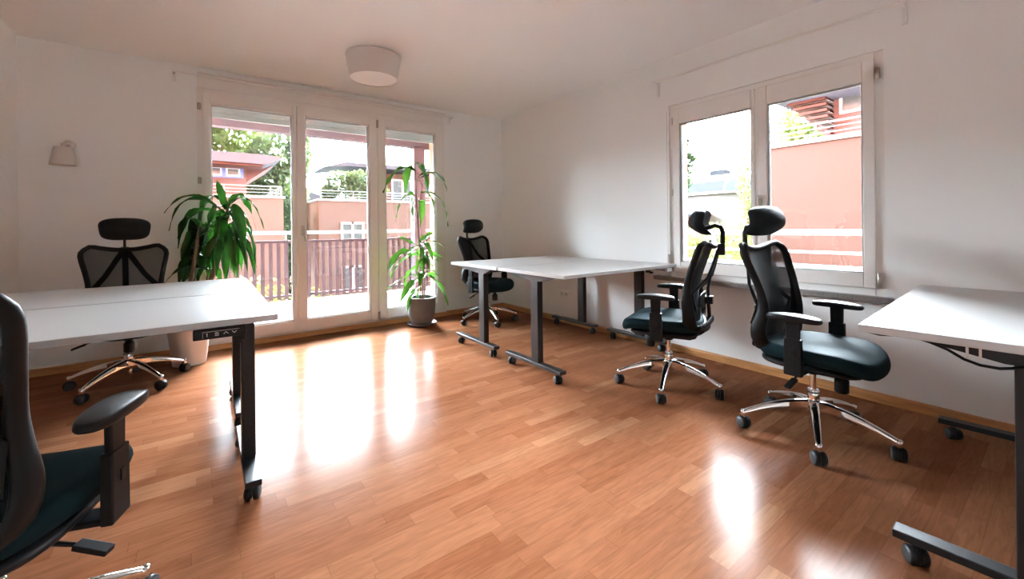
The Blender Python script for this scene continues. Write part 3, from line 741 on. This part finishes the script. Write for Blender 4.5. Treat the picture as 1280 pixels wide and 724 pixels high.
pb = thing('potted_plant', 'tall thin plant with two leaf tiers in a grey pot before the rightmost balcony door', 'plant', (2.04, 4.55, 0))
MB().lathe([(.105, .028), (.118, .03), (.150, .12), (.158, .24), (.160, .305), (.163, .312), (.163, .325), (.148, .325), (.146, .28)], 44, capt=False).build('pot', M['potg'], pb, smooth=True)
MB().lathe([(.12, .0), (.150, .004), (.168, .030), (.160, .030), (.144, .012), (.01, .012)], 44, capt=True).build('saucer', M['potg'], pb, smooth=True)
MB().lathe([(.148, .285), (.001, .292)], 32, capb=False, capt=False).build('soil', M['soil'], pb)
st = MB()
st.tube([(.02, 0, .28), (.0, .0, .75), (-.03, .0, 1.05), (-.05, 0, 1.4), (-.06, 0, 1.80)], [.009, .008, .007, .006, .004], 10)
st.tube([(.05, .02, .28), (.04, .02, .70), (-.015, .015, 1.0), (-.03, .01, 1.28), (.02, .0, 1.62), (-.03, .0, 1.78)], [.008, .007, .006, .005, .004, .003], 10)
st.tube([(-.02, -.03, .28), (-.03, -.03, .6), (-.02, -.02, .92)], [.008, .006, .004], 10)
st.build('stem', M['stem'], pb, smooth=True)
fo = MB()
for i, (a, c, b, w) in enumerate(LEAVES_B):
    y = rnd.uniform(-.14, .14)
    leaf_mesh(fo, (a[0], 0.0, a[1]), (c[0], y * .8, c[1]), (b[0], y * 1.2, b[1]), w * (1.75 if a[1] > 1.25 else 1.35), nseg=10, twist=rnd.uniform(-.5, .5))
for i in range(10):
    zz = rnd.uniform(.55, .95); an = rnd.choice([-1, 1]) * PI / 2 + rnd.uniform(-.8, .8); L = rnd.uniform(.14, .22)
    leaf_mesh(fo, (0, 0, zz), (math.cos(an) * L * .7, math.sin(an) * L * .7, zz + rnd.uniform(.02, .12)), (math.cos(an) * L, math.sin(an) * L, zz - rnd.uniform(.08, .2)), rnd.uniform(.045, .060), nseg=8, twist=rnd.uniform(-.6, .6))
fo.build('foliage', M['leafB'], pb, smooth=True, fix=False)

# ---------------------------------------------------------------- balcony
bl = MB().box(-4.0, 6.0, YB + .3, 7.62, -.25, -.03); struct(bl.build('balcony_floor', M['tile']))
jn = MB()
for i in range(24): jn.box(-4 + i * .42, -3.994 + i * .42, YB + .31, 7.6, -.0295, -.0285)
for i in range(5): jn.box(-4, 6, YB + .75 + i * .42, YB + .756 + i * .42, -.0295, -.0285)
struct(jn.build('balcony_tile_joint', M['metal']))
so = MB().box(-4.0, 6.0, YB + .3, 7.3, 2.80, 2.95); struct(so.build('balcony_soffit', M['soffit']))
struct(MB().box(-4.0, 6.0, 7.22, 7.38, 2.61, 2.80).build('balcony_beam', M['beam'], bevel=.005))
struct(MB().box(3.11, 3.33, 7.20, 7.40, -.03, 2.62).build('balcony_post', M['beam'], bevel=.006))
struct(MB().box(-4.0, DX0, YB + .3, YB + .42, -4, 3).box(DX1, XR + .3, YB + .3, YB + .42, -4, 3).box(DX0, DX1, YB + .3, YB + .42, 2.46, 3).build('outer_facade', M['brick']))
struct(MB().box(-9, XR + .3, -10, YB + .3, 3.64, 8.5).box(-9, XR + .3, YB + .3, 7.4, 2.95, 8.5).build('sky_blocking_storeys', M['brick']))  # unseen storeys added to keep bright sky off the house opposite the window
struct(MB().box(3.72, 3.9, YB + .3, 7.6, -4, 8.5).build('sky_blocking_screen', M['brick']))  # unseen wall added to screen the window-side house from the sky
rl = thing('balcony_railing', 'balcony railing of upright plum slats under a white handrail behind the doors', 'railing', (1.5, 7.45, 0))
MB().tube([(-5.4, 0, 1.075), (4.4, 0, 1.075)], .024, 12).build('handrail', M['extwhite'], rl, smooth=True)
MB().box(-5.4, 4.4, -.02, .02, .915, .955).box(-5.4, 4.4, -.02, .02, .06, .095).build('rail', M['slat'], rl)
for i in range(86):
    x = -4.9 + i * .1085
    MB().box(x - .027, x + .027, -.032, -.012, .03, .93).build('slat', M['slat'], rl)
for i in range(7):
    x = -5.1 + i * 1.55
    MB().box(x - .015, x + .015, .0, .03, -.03, 1.07).build('post', M['metal'], rl)
rs = thing('roller_shutter', 'pale green white slatted roller shutter just lowered outside above the door glass', 'shutter', (1.2, 4.98, 2.24))
g = MB()
for i in range(7): g.prism([(-.006, i * .036), (.004, i * .036), (.008, i * .036 + .018), (.004, i * .036 + .034), (-.006, i * .036 + .034)], 'x', -1.17, 1.24)
g.box(-1.17, 1.24, -.008, .008, -.016, .0)
g.build('shutter_curtain', M['shutter'], rs)
MB().box(-1.19, -1.165, -.02, .02, -2.2, .26).box(1.235, 1.26, -.02, .02, -2.2, .26).build('guide_rail', M['shutter'], rs)
wg = thing('window_guard', 'white horizontal guard rails outside the right window', 'railing', (3.95, 1.4, .9))
for z, r in ((.155, .022), (-.005, .010), (-.115, .010)):
    MB().box(-.012, .012, -1.3, 1.6, z - r, z + r).build('rail', M['extwhite'], wg, bevel=.003)
for y in (-1.2, 1.5): MB().box(-.01, .01, y - .012, y + .012, -.28, .17).box(-.25, .0, y - .01, y + .01, -.26, -.24).build('post', M['extwhite'], wg)
struct(MB().box(XR + .09, XR + .36, WY0 - .02, WY1, WZ0 - .03, WZ0 + .012).build('outer_sill', M['extwhite']))

# ---------------------------------------------------------------- buildings outside
def window_part(parent, ax, c0, c1, z0, z1, d, fw=.07, mat_f='extwhite', cross=True, sgn=-1):
    a, b = (d + sgn * .05, d + .02) if sgn < 0 else (d - .02, d + .05)
    w = ring(MB(), ax, c0, c1, z0, z1, fw, fw, fw, fw, min(a, b), max(a, b))
    if cross:
        m = (c0 + c1) / 2
        if ax == 'y': w.box(m - fw * .6, m + fw * .6, min(a, b), max(a, b), z0, z1)
        else: w.box(min(a, b), max(a, b), m - fw * .6, m + fw * .6, z0, z1)
    wo = w.build('window', M[mat_f], parent)
    p = MB()
    if ax == 'y': p.box(c0, c1, d - .012, d + .0, z0, z1)
    else: p.box(d - .012, d, c0, c1, z0, z1)
    p.build('glazing', M['eglass'], wo)
    return wo
def railing(parent, p0, p1, z, h=.38, nb=3, step=1.2):
    p0, p1 = Vector(p0), Vector(p1); L = (p1 - p0).length; r = MB()
    for k in range(nb): r.tube([(*p0, z + h * (k + 1) / nb), (*p1, z + h * (k + 1) / nb)], .018 if k == nb - 1 else .010, 8)
    for k in range(int(L / step) + 1):
        q = p0 + (p1 - p0) * (k * step / L); r.tube([(q.x, q.y, z), (q.x, q.y, z + h)], .015, 8)
    r.build('roof_railing', M['metal'], parent, smooth=True)
GZ = -4.5
bA = thing('building', 'salmon house with brown penthouse and flying roof seen through the first door', 'building', (-2, 18, GZ))
def loc(mb, name, m, par, **k):   # geometry given in world coordinates
    o = mb.build(name, M[m], par, **k); o.location = -par.location; return o
def fixloc(par):
    for c in [x for x in bpy.data.objects if x.parent == par]: c.location = -par.location
MB().box(-8, 2.05, 15, 19.5, GZ, 2.12).build('wall', M['pink'], bA)
MB().box(-8.05, 2.10, 14.95, 19.55, 2.12, 2.20).build('parapet_coping', M['coping'], bA)
railing(bA, (-7.9, 15.1), (2.0, 15.1), 2.20, .30)
railing(bA, (2.0, 15.1), (2.0, 19.4), 2.20, .30)
MB().box(-7, 1.12, 16.0, 19.3, 2.1, 3.22).build('penthouse', M['brownwall'], bA)
MB().prism([(-7.5, 3.22), (1.6, 3.16), (2.0, 3.36), (1.95, 3.43), (1.5, 3.46), (-7.5, 3.42)], 'y', 14.9, 19.6).build('roof', M['roofm'], bA)
sf_ = MB()
for k in range(14): sf_.box(-7.2, 1.5, 15.0 + k * .11, 15.06 + k * .11, 3.10, 3.18)
sf_.prism([(1.12, 2.75), (1.2, 2.75), (1.9, 3.30), (1.12, 3.2)], 'y', 16.0, 19.3)
sf_.build('roof_soffit', M['soffit'], bA)
MB().box(-1.5, 1.05, 15.97, 16.0, 2.80, 3.17).build('blue_surround', M['blue'], bA)
window_part(bA, 'y', .58, .96, 2.85, 3.13, 15.97, .05, cross=False)
window_part(bA, 'y', .05, .48, 2.85, 3.13, 15.97, .05, cross=False)
fixloc(bA)

bB = thing('building', 'long salmon house with roof terrace hedge seen through the middle door', 'building', (8, 20, GZ))
MB().box(3.52, 14, 17, 21, GZ, 2.22).build('wall', M['pink'], bB)
MB().box(3.50, 3.53, 17.0, 21, GZ, 2.22).build('side_wall', M['pink2'], bB)
MB().box(3.47, 14.05, 16.95, 21.05, 2.22, 2.30).build('parapet_coping', M['coping'], bB)
railing(bB, (3.6, 17.1), (14, 17.1), 2.30, .32)
MB().box(5.6, 13.5, 19.4, 20.9, 2.2, 3.75).build('penthouse', M['brownwall'], bB)
MB().prism([(4.0, 3.72), (5.0, 3.82), (14, 3.82), (14, 4.0), (4.9, 4.0)], 'y', 18.4, 21).build('roof', M['roofm'], bB)
window_part(bB, 'y', 5.65, 6.35, 2.25, 3.65, 19.4, .08, cross=False)
window_part(bB, 'y', 7.2, 8.3, 2.4, 3.5, 19.4, .08)
window_part(bB, 'y', 8.75, 9.6, 2.75, 3.5, 19.4, .08)
window_part(bB, 'y', 4.28, 5.17, .66, 1.40, 17.0, .08)
window_part(bB, 'y', 4.30, 5.14, -1.33, -.31, 17.0, .08)
window_part(bB, 'y', 7.95, 8.2, -.45, -.02, 17.0, .05, cross=False)
window_part(bB, 'y', 8.42, 8.67, -.45, -.02, 17.0, .05, cross=False)
fixloc(bB)
bC = thing('building', 'pale lilac house end standing between the two salmon houses', 'building', (3, 26, GZ))
MB().box(1.5, 6, 25, 28, GZ, 2.6).build('wall', M['beam'], bC)
MB().prism([(1.3, 2.6), (6.2, 2.6), (3.8, 3.6)], 'y', 24.8, 28.2).build('roof', M['roofm'], bC)
fixloc(bC)
bD = thing('building', 'salmon house wall with roof terrace filling the right pane of the right window', 'building', (13, 0, GZ))
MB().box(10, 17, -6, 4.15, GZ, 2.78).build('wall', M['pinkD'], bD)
MB().box(9.95, 17, -6, 4.2, 2.78, 2.87).build('parapet_coping', M['coping'], bD)
railing(bD, (10.1, 4.1), (10.1, -5.9), 2.87, .30, 3, .93)
MB().box(12, 17, -6, 3.49, 2.8, 5.4).build('penthouse', M['brownwall'], bD)
window_part(bD, 'x', 2.2, 3.28, 3.68, 4.20, 12.0, .06, cross=False)
q = MB(); a0, a1, a2, a3 = Vector((11.2, 4.05, 3.93)), Vector((13.4, 4.35, 3.70)), Vector((13.4, 2.9, 3.70)), Vector((11.2, 2.6, 3.93))
UP = Vector((0, 0, .12))
# flared overhang beside the wall: board layers stepping outward
for k in range(7):
    s = k / 6; y_out = 3.55 + .62 * s; zz = 3.22 + .78 * s
    q.box(11.75 - .30 * s, 13.5, 3.40, y_out, zz, zz + .055)
q.build('roof_soffit', M['soffit'], bD)
q = MB()
for k in range(6):
    s = (k + .5) / 6; y_out = 3.50 + .60 * s; zz = 3.22 + .78 * s + .055 - .065
    q.box(11.9 - .30 * s, 13.5, 3.40, y_out, zz + .065, zz + .13)
q.build('soffit_batten', M['coping'], bD)
MB().box(11.2, 17, -6, 4.35, 4.05, 4.2).build('roof', M['roofm'], bD)
fixloc(bD)
bE = thing('building', 'white house with grey mansard roof and arched gable seen through the left window pane', 'building', (25, 12, GZ))
MB().box(22, 30, 9.3, 18, GZ, 2.80).build('wall', M['housew'], bE)
MB().box(21.8, 30, 9.2, 18, 2.80, 2.92).build('cornice', M['extwhite'], bE)
MB().prism([(21.8, 2.92), (22.1, 3.5), (23.2, 3.95), (28, 3.95), (29.5, 2.92)], 'y', 10.95, 18).build('roof', M['slate'], bE)
arch = [(9.3 + .82 - .82 * math.cos(PI * i / 14), 2.92 + .78 * math.sin(PI * i / 14) ** .8) for i in range(15)]
MB().prism(arch, 'x', 21.75, 27).build('arched_gable', M['extwhite'], bE)
arch2 = [(9.3 + .82 - .70 * math.cos(PI * i / 14), 2.92 + .62 * math.sin(PI * i / 14) ** .8) for i in range(15)]
ag = MB().prism(arch2, 'x', 21.72, 21.76).build('gable_glazing', M['eglass'], bE)
MB().box(23.4, 24.2, 11.7, 12.5, 3.8, 4.25).build('chimney', M['slate'], bE)
window_part(bE, 'x', 12.6, 13.6, .2, 1.5, 22.0, .12, sgn=-1)
window_part(bE, 'x', 10.6, 11.6, -.6, .8, 22.0, .12, sgn=-1)
MB().box(21.3, 22, 11.7, 14.5, 1.62, 1.74).build('porch_roof', M['slate'], bE)
fixloc(bE)
struct(MB().box(-60, 80, 5.2, 90, GZ - .3, GZ).box(4, 80, -40, 5.2, GZ - .3, GZ).build('ground', M['ground']))

def blob(mb, c, r, n, size, rn):
    for _ in range(n):
        while True:
            v = Vector((rn.uniform(-1, 1), rn.uniform(-1, 1), rn.uniform(-1, 1)))
            if .45 < v.length < 1: break
        p = Vector((c[0] + v.x * r[0], c[1] + v.y * r[1], c[2] + v.z * r[2]))
        a = Vector((rn.uniform(-1, 1), rn.uniform(-1, 1), rn.uniform(-1, 1))).normalized(); b = a.cross(Vector((rn.uniform(-1, 1), rn.uniform(-1, 1), rn.uniform(-1, 1)))).normalized()
        s = size * rn.uniform(.6, 1.3)
        mb.add([p - a * s, p + b * s * .5, p + a * s, p - b * s * .5], [(0, 1, 2, 3)])
def tree(label, base, blobs, m, n, size, cat='tree', trunk=True, name='tree'):
    t = thing(name, label, cat, base); rn = random.Random(sum(map(ord, label)))
    f = MB()
    for c, r in blobs: blob(f, (c[0] - base[0], c[1] - base[1], c[2] - base[2]), r, n, size, rn)
    f.build('crown' if trunk else 'foliage', M[m], t, fix=False)
    if trunk:
        k = MB(); top = sum((Vector(c) for c, r in blobs), Vector()) / len(blobs) - Vector(base)
        k.tube([(0, 0, 0), (top.x * .2, top.y * .2, top.z * .55), (top.x * .9, top.y * .9, top.z)], [.22, .17, .09], 10)
        for c, r in blobs:
            e = Vector(c) - Vector(base); k.tube([(top.x * .2, top.y * .2, top.z * .55), (e.x * .6, e.y * .6, (top.z * .55 + e.z) / 2), e], [.12, .08, .03], 7)
        k.build('trunk', M['bark'], t, smooth=True)
    return t
tree('broad leafy tree with bare forked branches behind the first salmon house', (0.2, 25, GZ), [((-1.2, 25, 5.6), (1.8, 1.6, 1.5)), ((1.4, 25, 5.9), (1.6, 1.4, 1.2)), ((-.2, 26, 7.5), (2.4, 1.6, 1.2)), ((1.0, 24.5, 7.2), (1.6, 1.5, 1.0))], 'fol2', 1250, .18)
tree('dense green tree rising behind the flying roof tip in the first door', (3.2, 22, GZ), [((2.9, 22.4, 4.7), (1.25, .9, 1.2)), ((3.0, 22.4, 3.0), (1.2, .9, 1.5)), ((2.0, 22.6, 3.6), (1.4, .9, 1.3)), ((3.0, 22.4, 1.0), (1.0, .9, 1.9)), ((3.75, 22.4, 5.0), (.55, .7, 1.6)), ((1.4, 22.6, 2.9), (1.2, .8, 1.1))], 'fol1', 1300, .14)
tree('narrow dark green tree squeezed between the two salmon houses', (2.55, 16.5, GZ), [((2.58, 16.5, 1.6), (.36, .5, 1.2)), ((2.58, 16.5, -.6), (.36, .5, 1.5)), ((2.58, 16.5, -2.6), (.4, .6, 1.2))], 'fol3', 700, .09)
tree('clipped green hedge growing on the roof terrace of the long salmon house', (5.0, 18.3, 2.2), [((4.5, 17.8, 2.93), (.75, .35, .58)), ((5.3, 17.8, 3.0), (.85, .35, .62)), ((4.05, 17.8, 2.62), (.35, .3, .30)), ((5.9, 17.8, 2.83), (.6, .3, .45))], 'fol1', 900, .08, cat='hedge', trunk=False, name='hedge')
tree('dark red shrub beside the terrace hedge at the middle door edge', (3.2, 20, GZ), [((3.12, 19.2, 2.5), (.26, .4, .7)), ((3.1, 19.2, .8), (.28, .4, 1.2))], 'fol3', 300, .08, cat='tree')
tree('low yellow green bush at the foot of the first salmon house', (1.0, 12.5, GZ), [((1.0, 12.5, -.9), (1.0, .6, .9)), ((2.3, 12.5, -1.2), (.8, .6, .8)), ((.6, 12.5, -2.6), (1.6, .7, 1.4))], 'fol2', 380, .10, cat='bush', trunk=False, name='bush')
tree('bright green bushes outside the left pane of the right window', (9.2, 4.9, GZ), [((8.9, 4.6, .50), (.7, .9, .68)), ((8.9, 5.5, .45), (.7, .8, .68)), ((8.9, 5.0, -.7), (.8, 1.6, 1.2))], 'fol2', 850, .07, cat='bush', trunk=False, name='bush')
tree('tall thin conifer beside the white mansard house', (20, 12.0, GZ), [((20, 12.1, 3.5), (.5, .45, .9)), ((20, 11.95, 4.5), (.45, .5, .5)), ((20, 12.1, 5.4), (.3, .3, .6))], 'fol3', 260, .12)
tree('young light green tree in front of the arched gable', (16.5, 7.4, GZ), [((16.5, 7.35, 2.6), (.45, .40, 1.2)), ((16.5, 7.3, 1.0), (.5, .40, 1.0))], 'fol2', 380, .09)
tree('pale green trees beyond the roof terrace in the right window pane', (19, 7.2, GZ), [((19, 7.3, 4.4), (1.1, .9, 1.1)), ((19, 6.2, 4.3), (1.1, 1.0, .9)), ((19, 6.4, 5.2), (.8, .8, .7)), ((19, 5.5, 3.9), (1.0, .8, .7))], 'fol2', 330, .14)

# ---------------------------------------------------------------- light, sky, camera
w = bpy.data.worlds.new('sky'); S.world = w; w.use_nodes = True
wn_ = w.node_tree.nodes; wl_ = w.node_tree.links; bg = wn_['Background']
# hazy midday sky: very bright toward the sun side (beyond the doors and window), softer behind the house
tcw = wn_.new('ShaderNodeTexCoord')
def wdot(vec):
    n = wn_.new('ShaderNodeVectorMath'); n.operation = 'DOT_PRODUCT'; wl_.new(tcw.outputs['Generated'], n.inputs[0]); n.inputs[1].default_value = vec; return n.outputs['Value']
def wmap(val, a, b, c, d):
    n = wn_.new('ShaderNodeMapRange'); n.interpolation_type = 'SMOOTHSTEP'; wl_.new(val, n.inputs['Value'])
    for i, v in zip(('From Min', 'From Max', 'To Min', 'To Max'), (a, b, c, d)): n.inputs[i].default_value = v
    return n.outputs[0]
def wmax(a, b):
    n = wn_.new('ShaderNodeMath'); n.operation = 'MAXIMUM'; wl_.new(a, n.inputs[0]); wl_.new(b, n.inputs[1]); return n.outputs[0]
side = wmax(wmax(wmap(wdot((0.66, 0.75, 0.0)), 0.30, 0.75, 0.0, 1.0), wmap(wdot((-0.30, 0.954, 0.0)), 0.55, 0.92, 0.0, 0.6)), wmap(wdot((0.88, -0.47, 0.0)), 0.5, 0.9, 0.0, 0.12))
high = wmap(wdot((0, 0, 1)), 0.02, 0.25, 0.0, 1.0)
mul = wn_.new('ShaderNodeMath'); mul.operation = 'MULTIPLY'; wl_.new(side, mul.inputs[0]); wl_.new(high, mul.inputs[1])
mad = wn_.new('ShaderNodeMath'); mad.operation = 'MULTIPLY_ADD'; wl_.new(mul.outputs[0], mad.inputs[0]); mad.inputs[1].default_value = 155.0; mad.inputs[2].default_value = 2.2
wl_.new(mad.outputs[0], bg.inputs['Strength'])
bg.inputs['Color'].default_value = (0.86, 0.935, 1.03, 1)
w.cycles.sampling_method = 'AUTOMATIC'
sun = bpy.data.lights.new('sun', 'SUN'); sun.energy = 4.0; sun.angle = math.radians(0.8); sun.color = (1, .95, .88)
so_ = bpy.data.objects.new('sun', sun); COL.objects.link(so_)
el = math.radians(44.6); dirv = Vector((-0.02, -math.cos(el), -math.sin(el)))
so_.rotation_euler = dirv.to_track_quat('-Z', 'Y').to_euler(); so_.location = (2, 12, 12)
def portal(loc, rot, sx, sy):
    l = bpy.data.lights.new('portal', 'AREA'); l.shape = 'RECTANGLE'; l.size = sx; l.size_y = sy; l.cycles.is_portal = True
    o = bpy.data.objects.new('window_portal', l); COL.objects.link(o); o.location = loc; o.rotation_euler = rot
portal((1.22, YB + .32, 1.25), (-PI / 2, 0, 0), 2.5, 2.4)
portal((XR + .32, 1.45, 1.43), (0, PI / 2, 0), 1.6, 1.5)

yaw, roll = math.radians(36.46), math.radians(-0.63)
f = Vector((math.sin(yaw), math.cos(yaw), 0)); r = Vector((math.cos(yaw), -math.sin(yaw), 0)); u = Vector((0, 0, 1))
r2 = r * math.cos(roll) + u * math.sin(roll); u2 = u * math.cos(roll) - r * math.sin(roll)
cam = bpy.data.cameras.new('camera'); co = bpy.data.objects.new('camera', cam); COL.objects.link(co)
co.matrix_world = Matrix(((r2.x, u2.x, -f.x, 0), (r2.y, u2.y, -f.y, 0), (r2.z, u2.z, -f.z, 1.12), (0, 0, 0, 1)))
cam.sensor_width = 36; cam.lens = 36 * 521.8 / 1280; cam.shift_y = -(362 - 284.6) / 1280; cam.clip_start = 0.02; cam.clip_end = 300
S.camera = co
S.view_settings.view_transform = 'Standard'; S.view_settings.look = 'None'; S.view_settings.gamma = 1; S.view_settings.exposure = 1.08
S.view_settings.use_curve_mapping = False
S.cycles.use_denoising = True
try: S.cycles.denoiser = 'OPENIMAGEDENOISE'
except Exception: pass
S.cycles.max_bounces = 12; S.cycles.diffuse_bounces = 8; S.cycles.transparent_max_bounces = 16
S.cycles.sample_clamp_indirect = 10; S.cycles.caustics_reflective = False; S.cycles.caustics_refractive = False
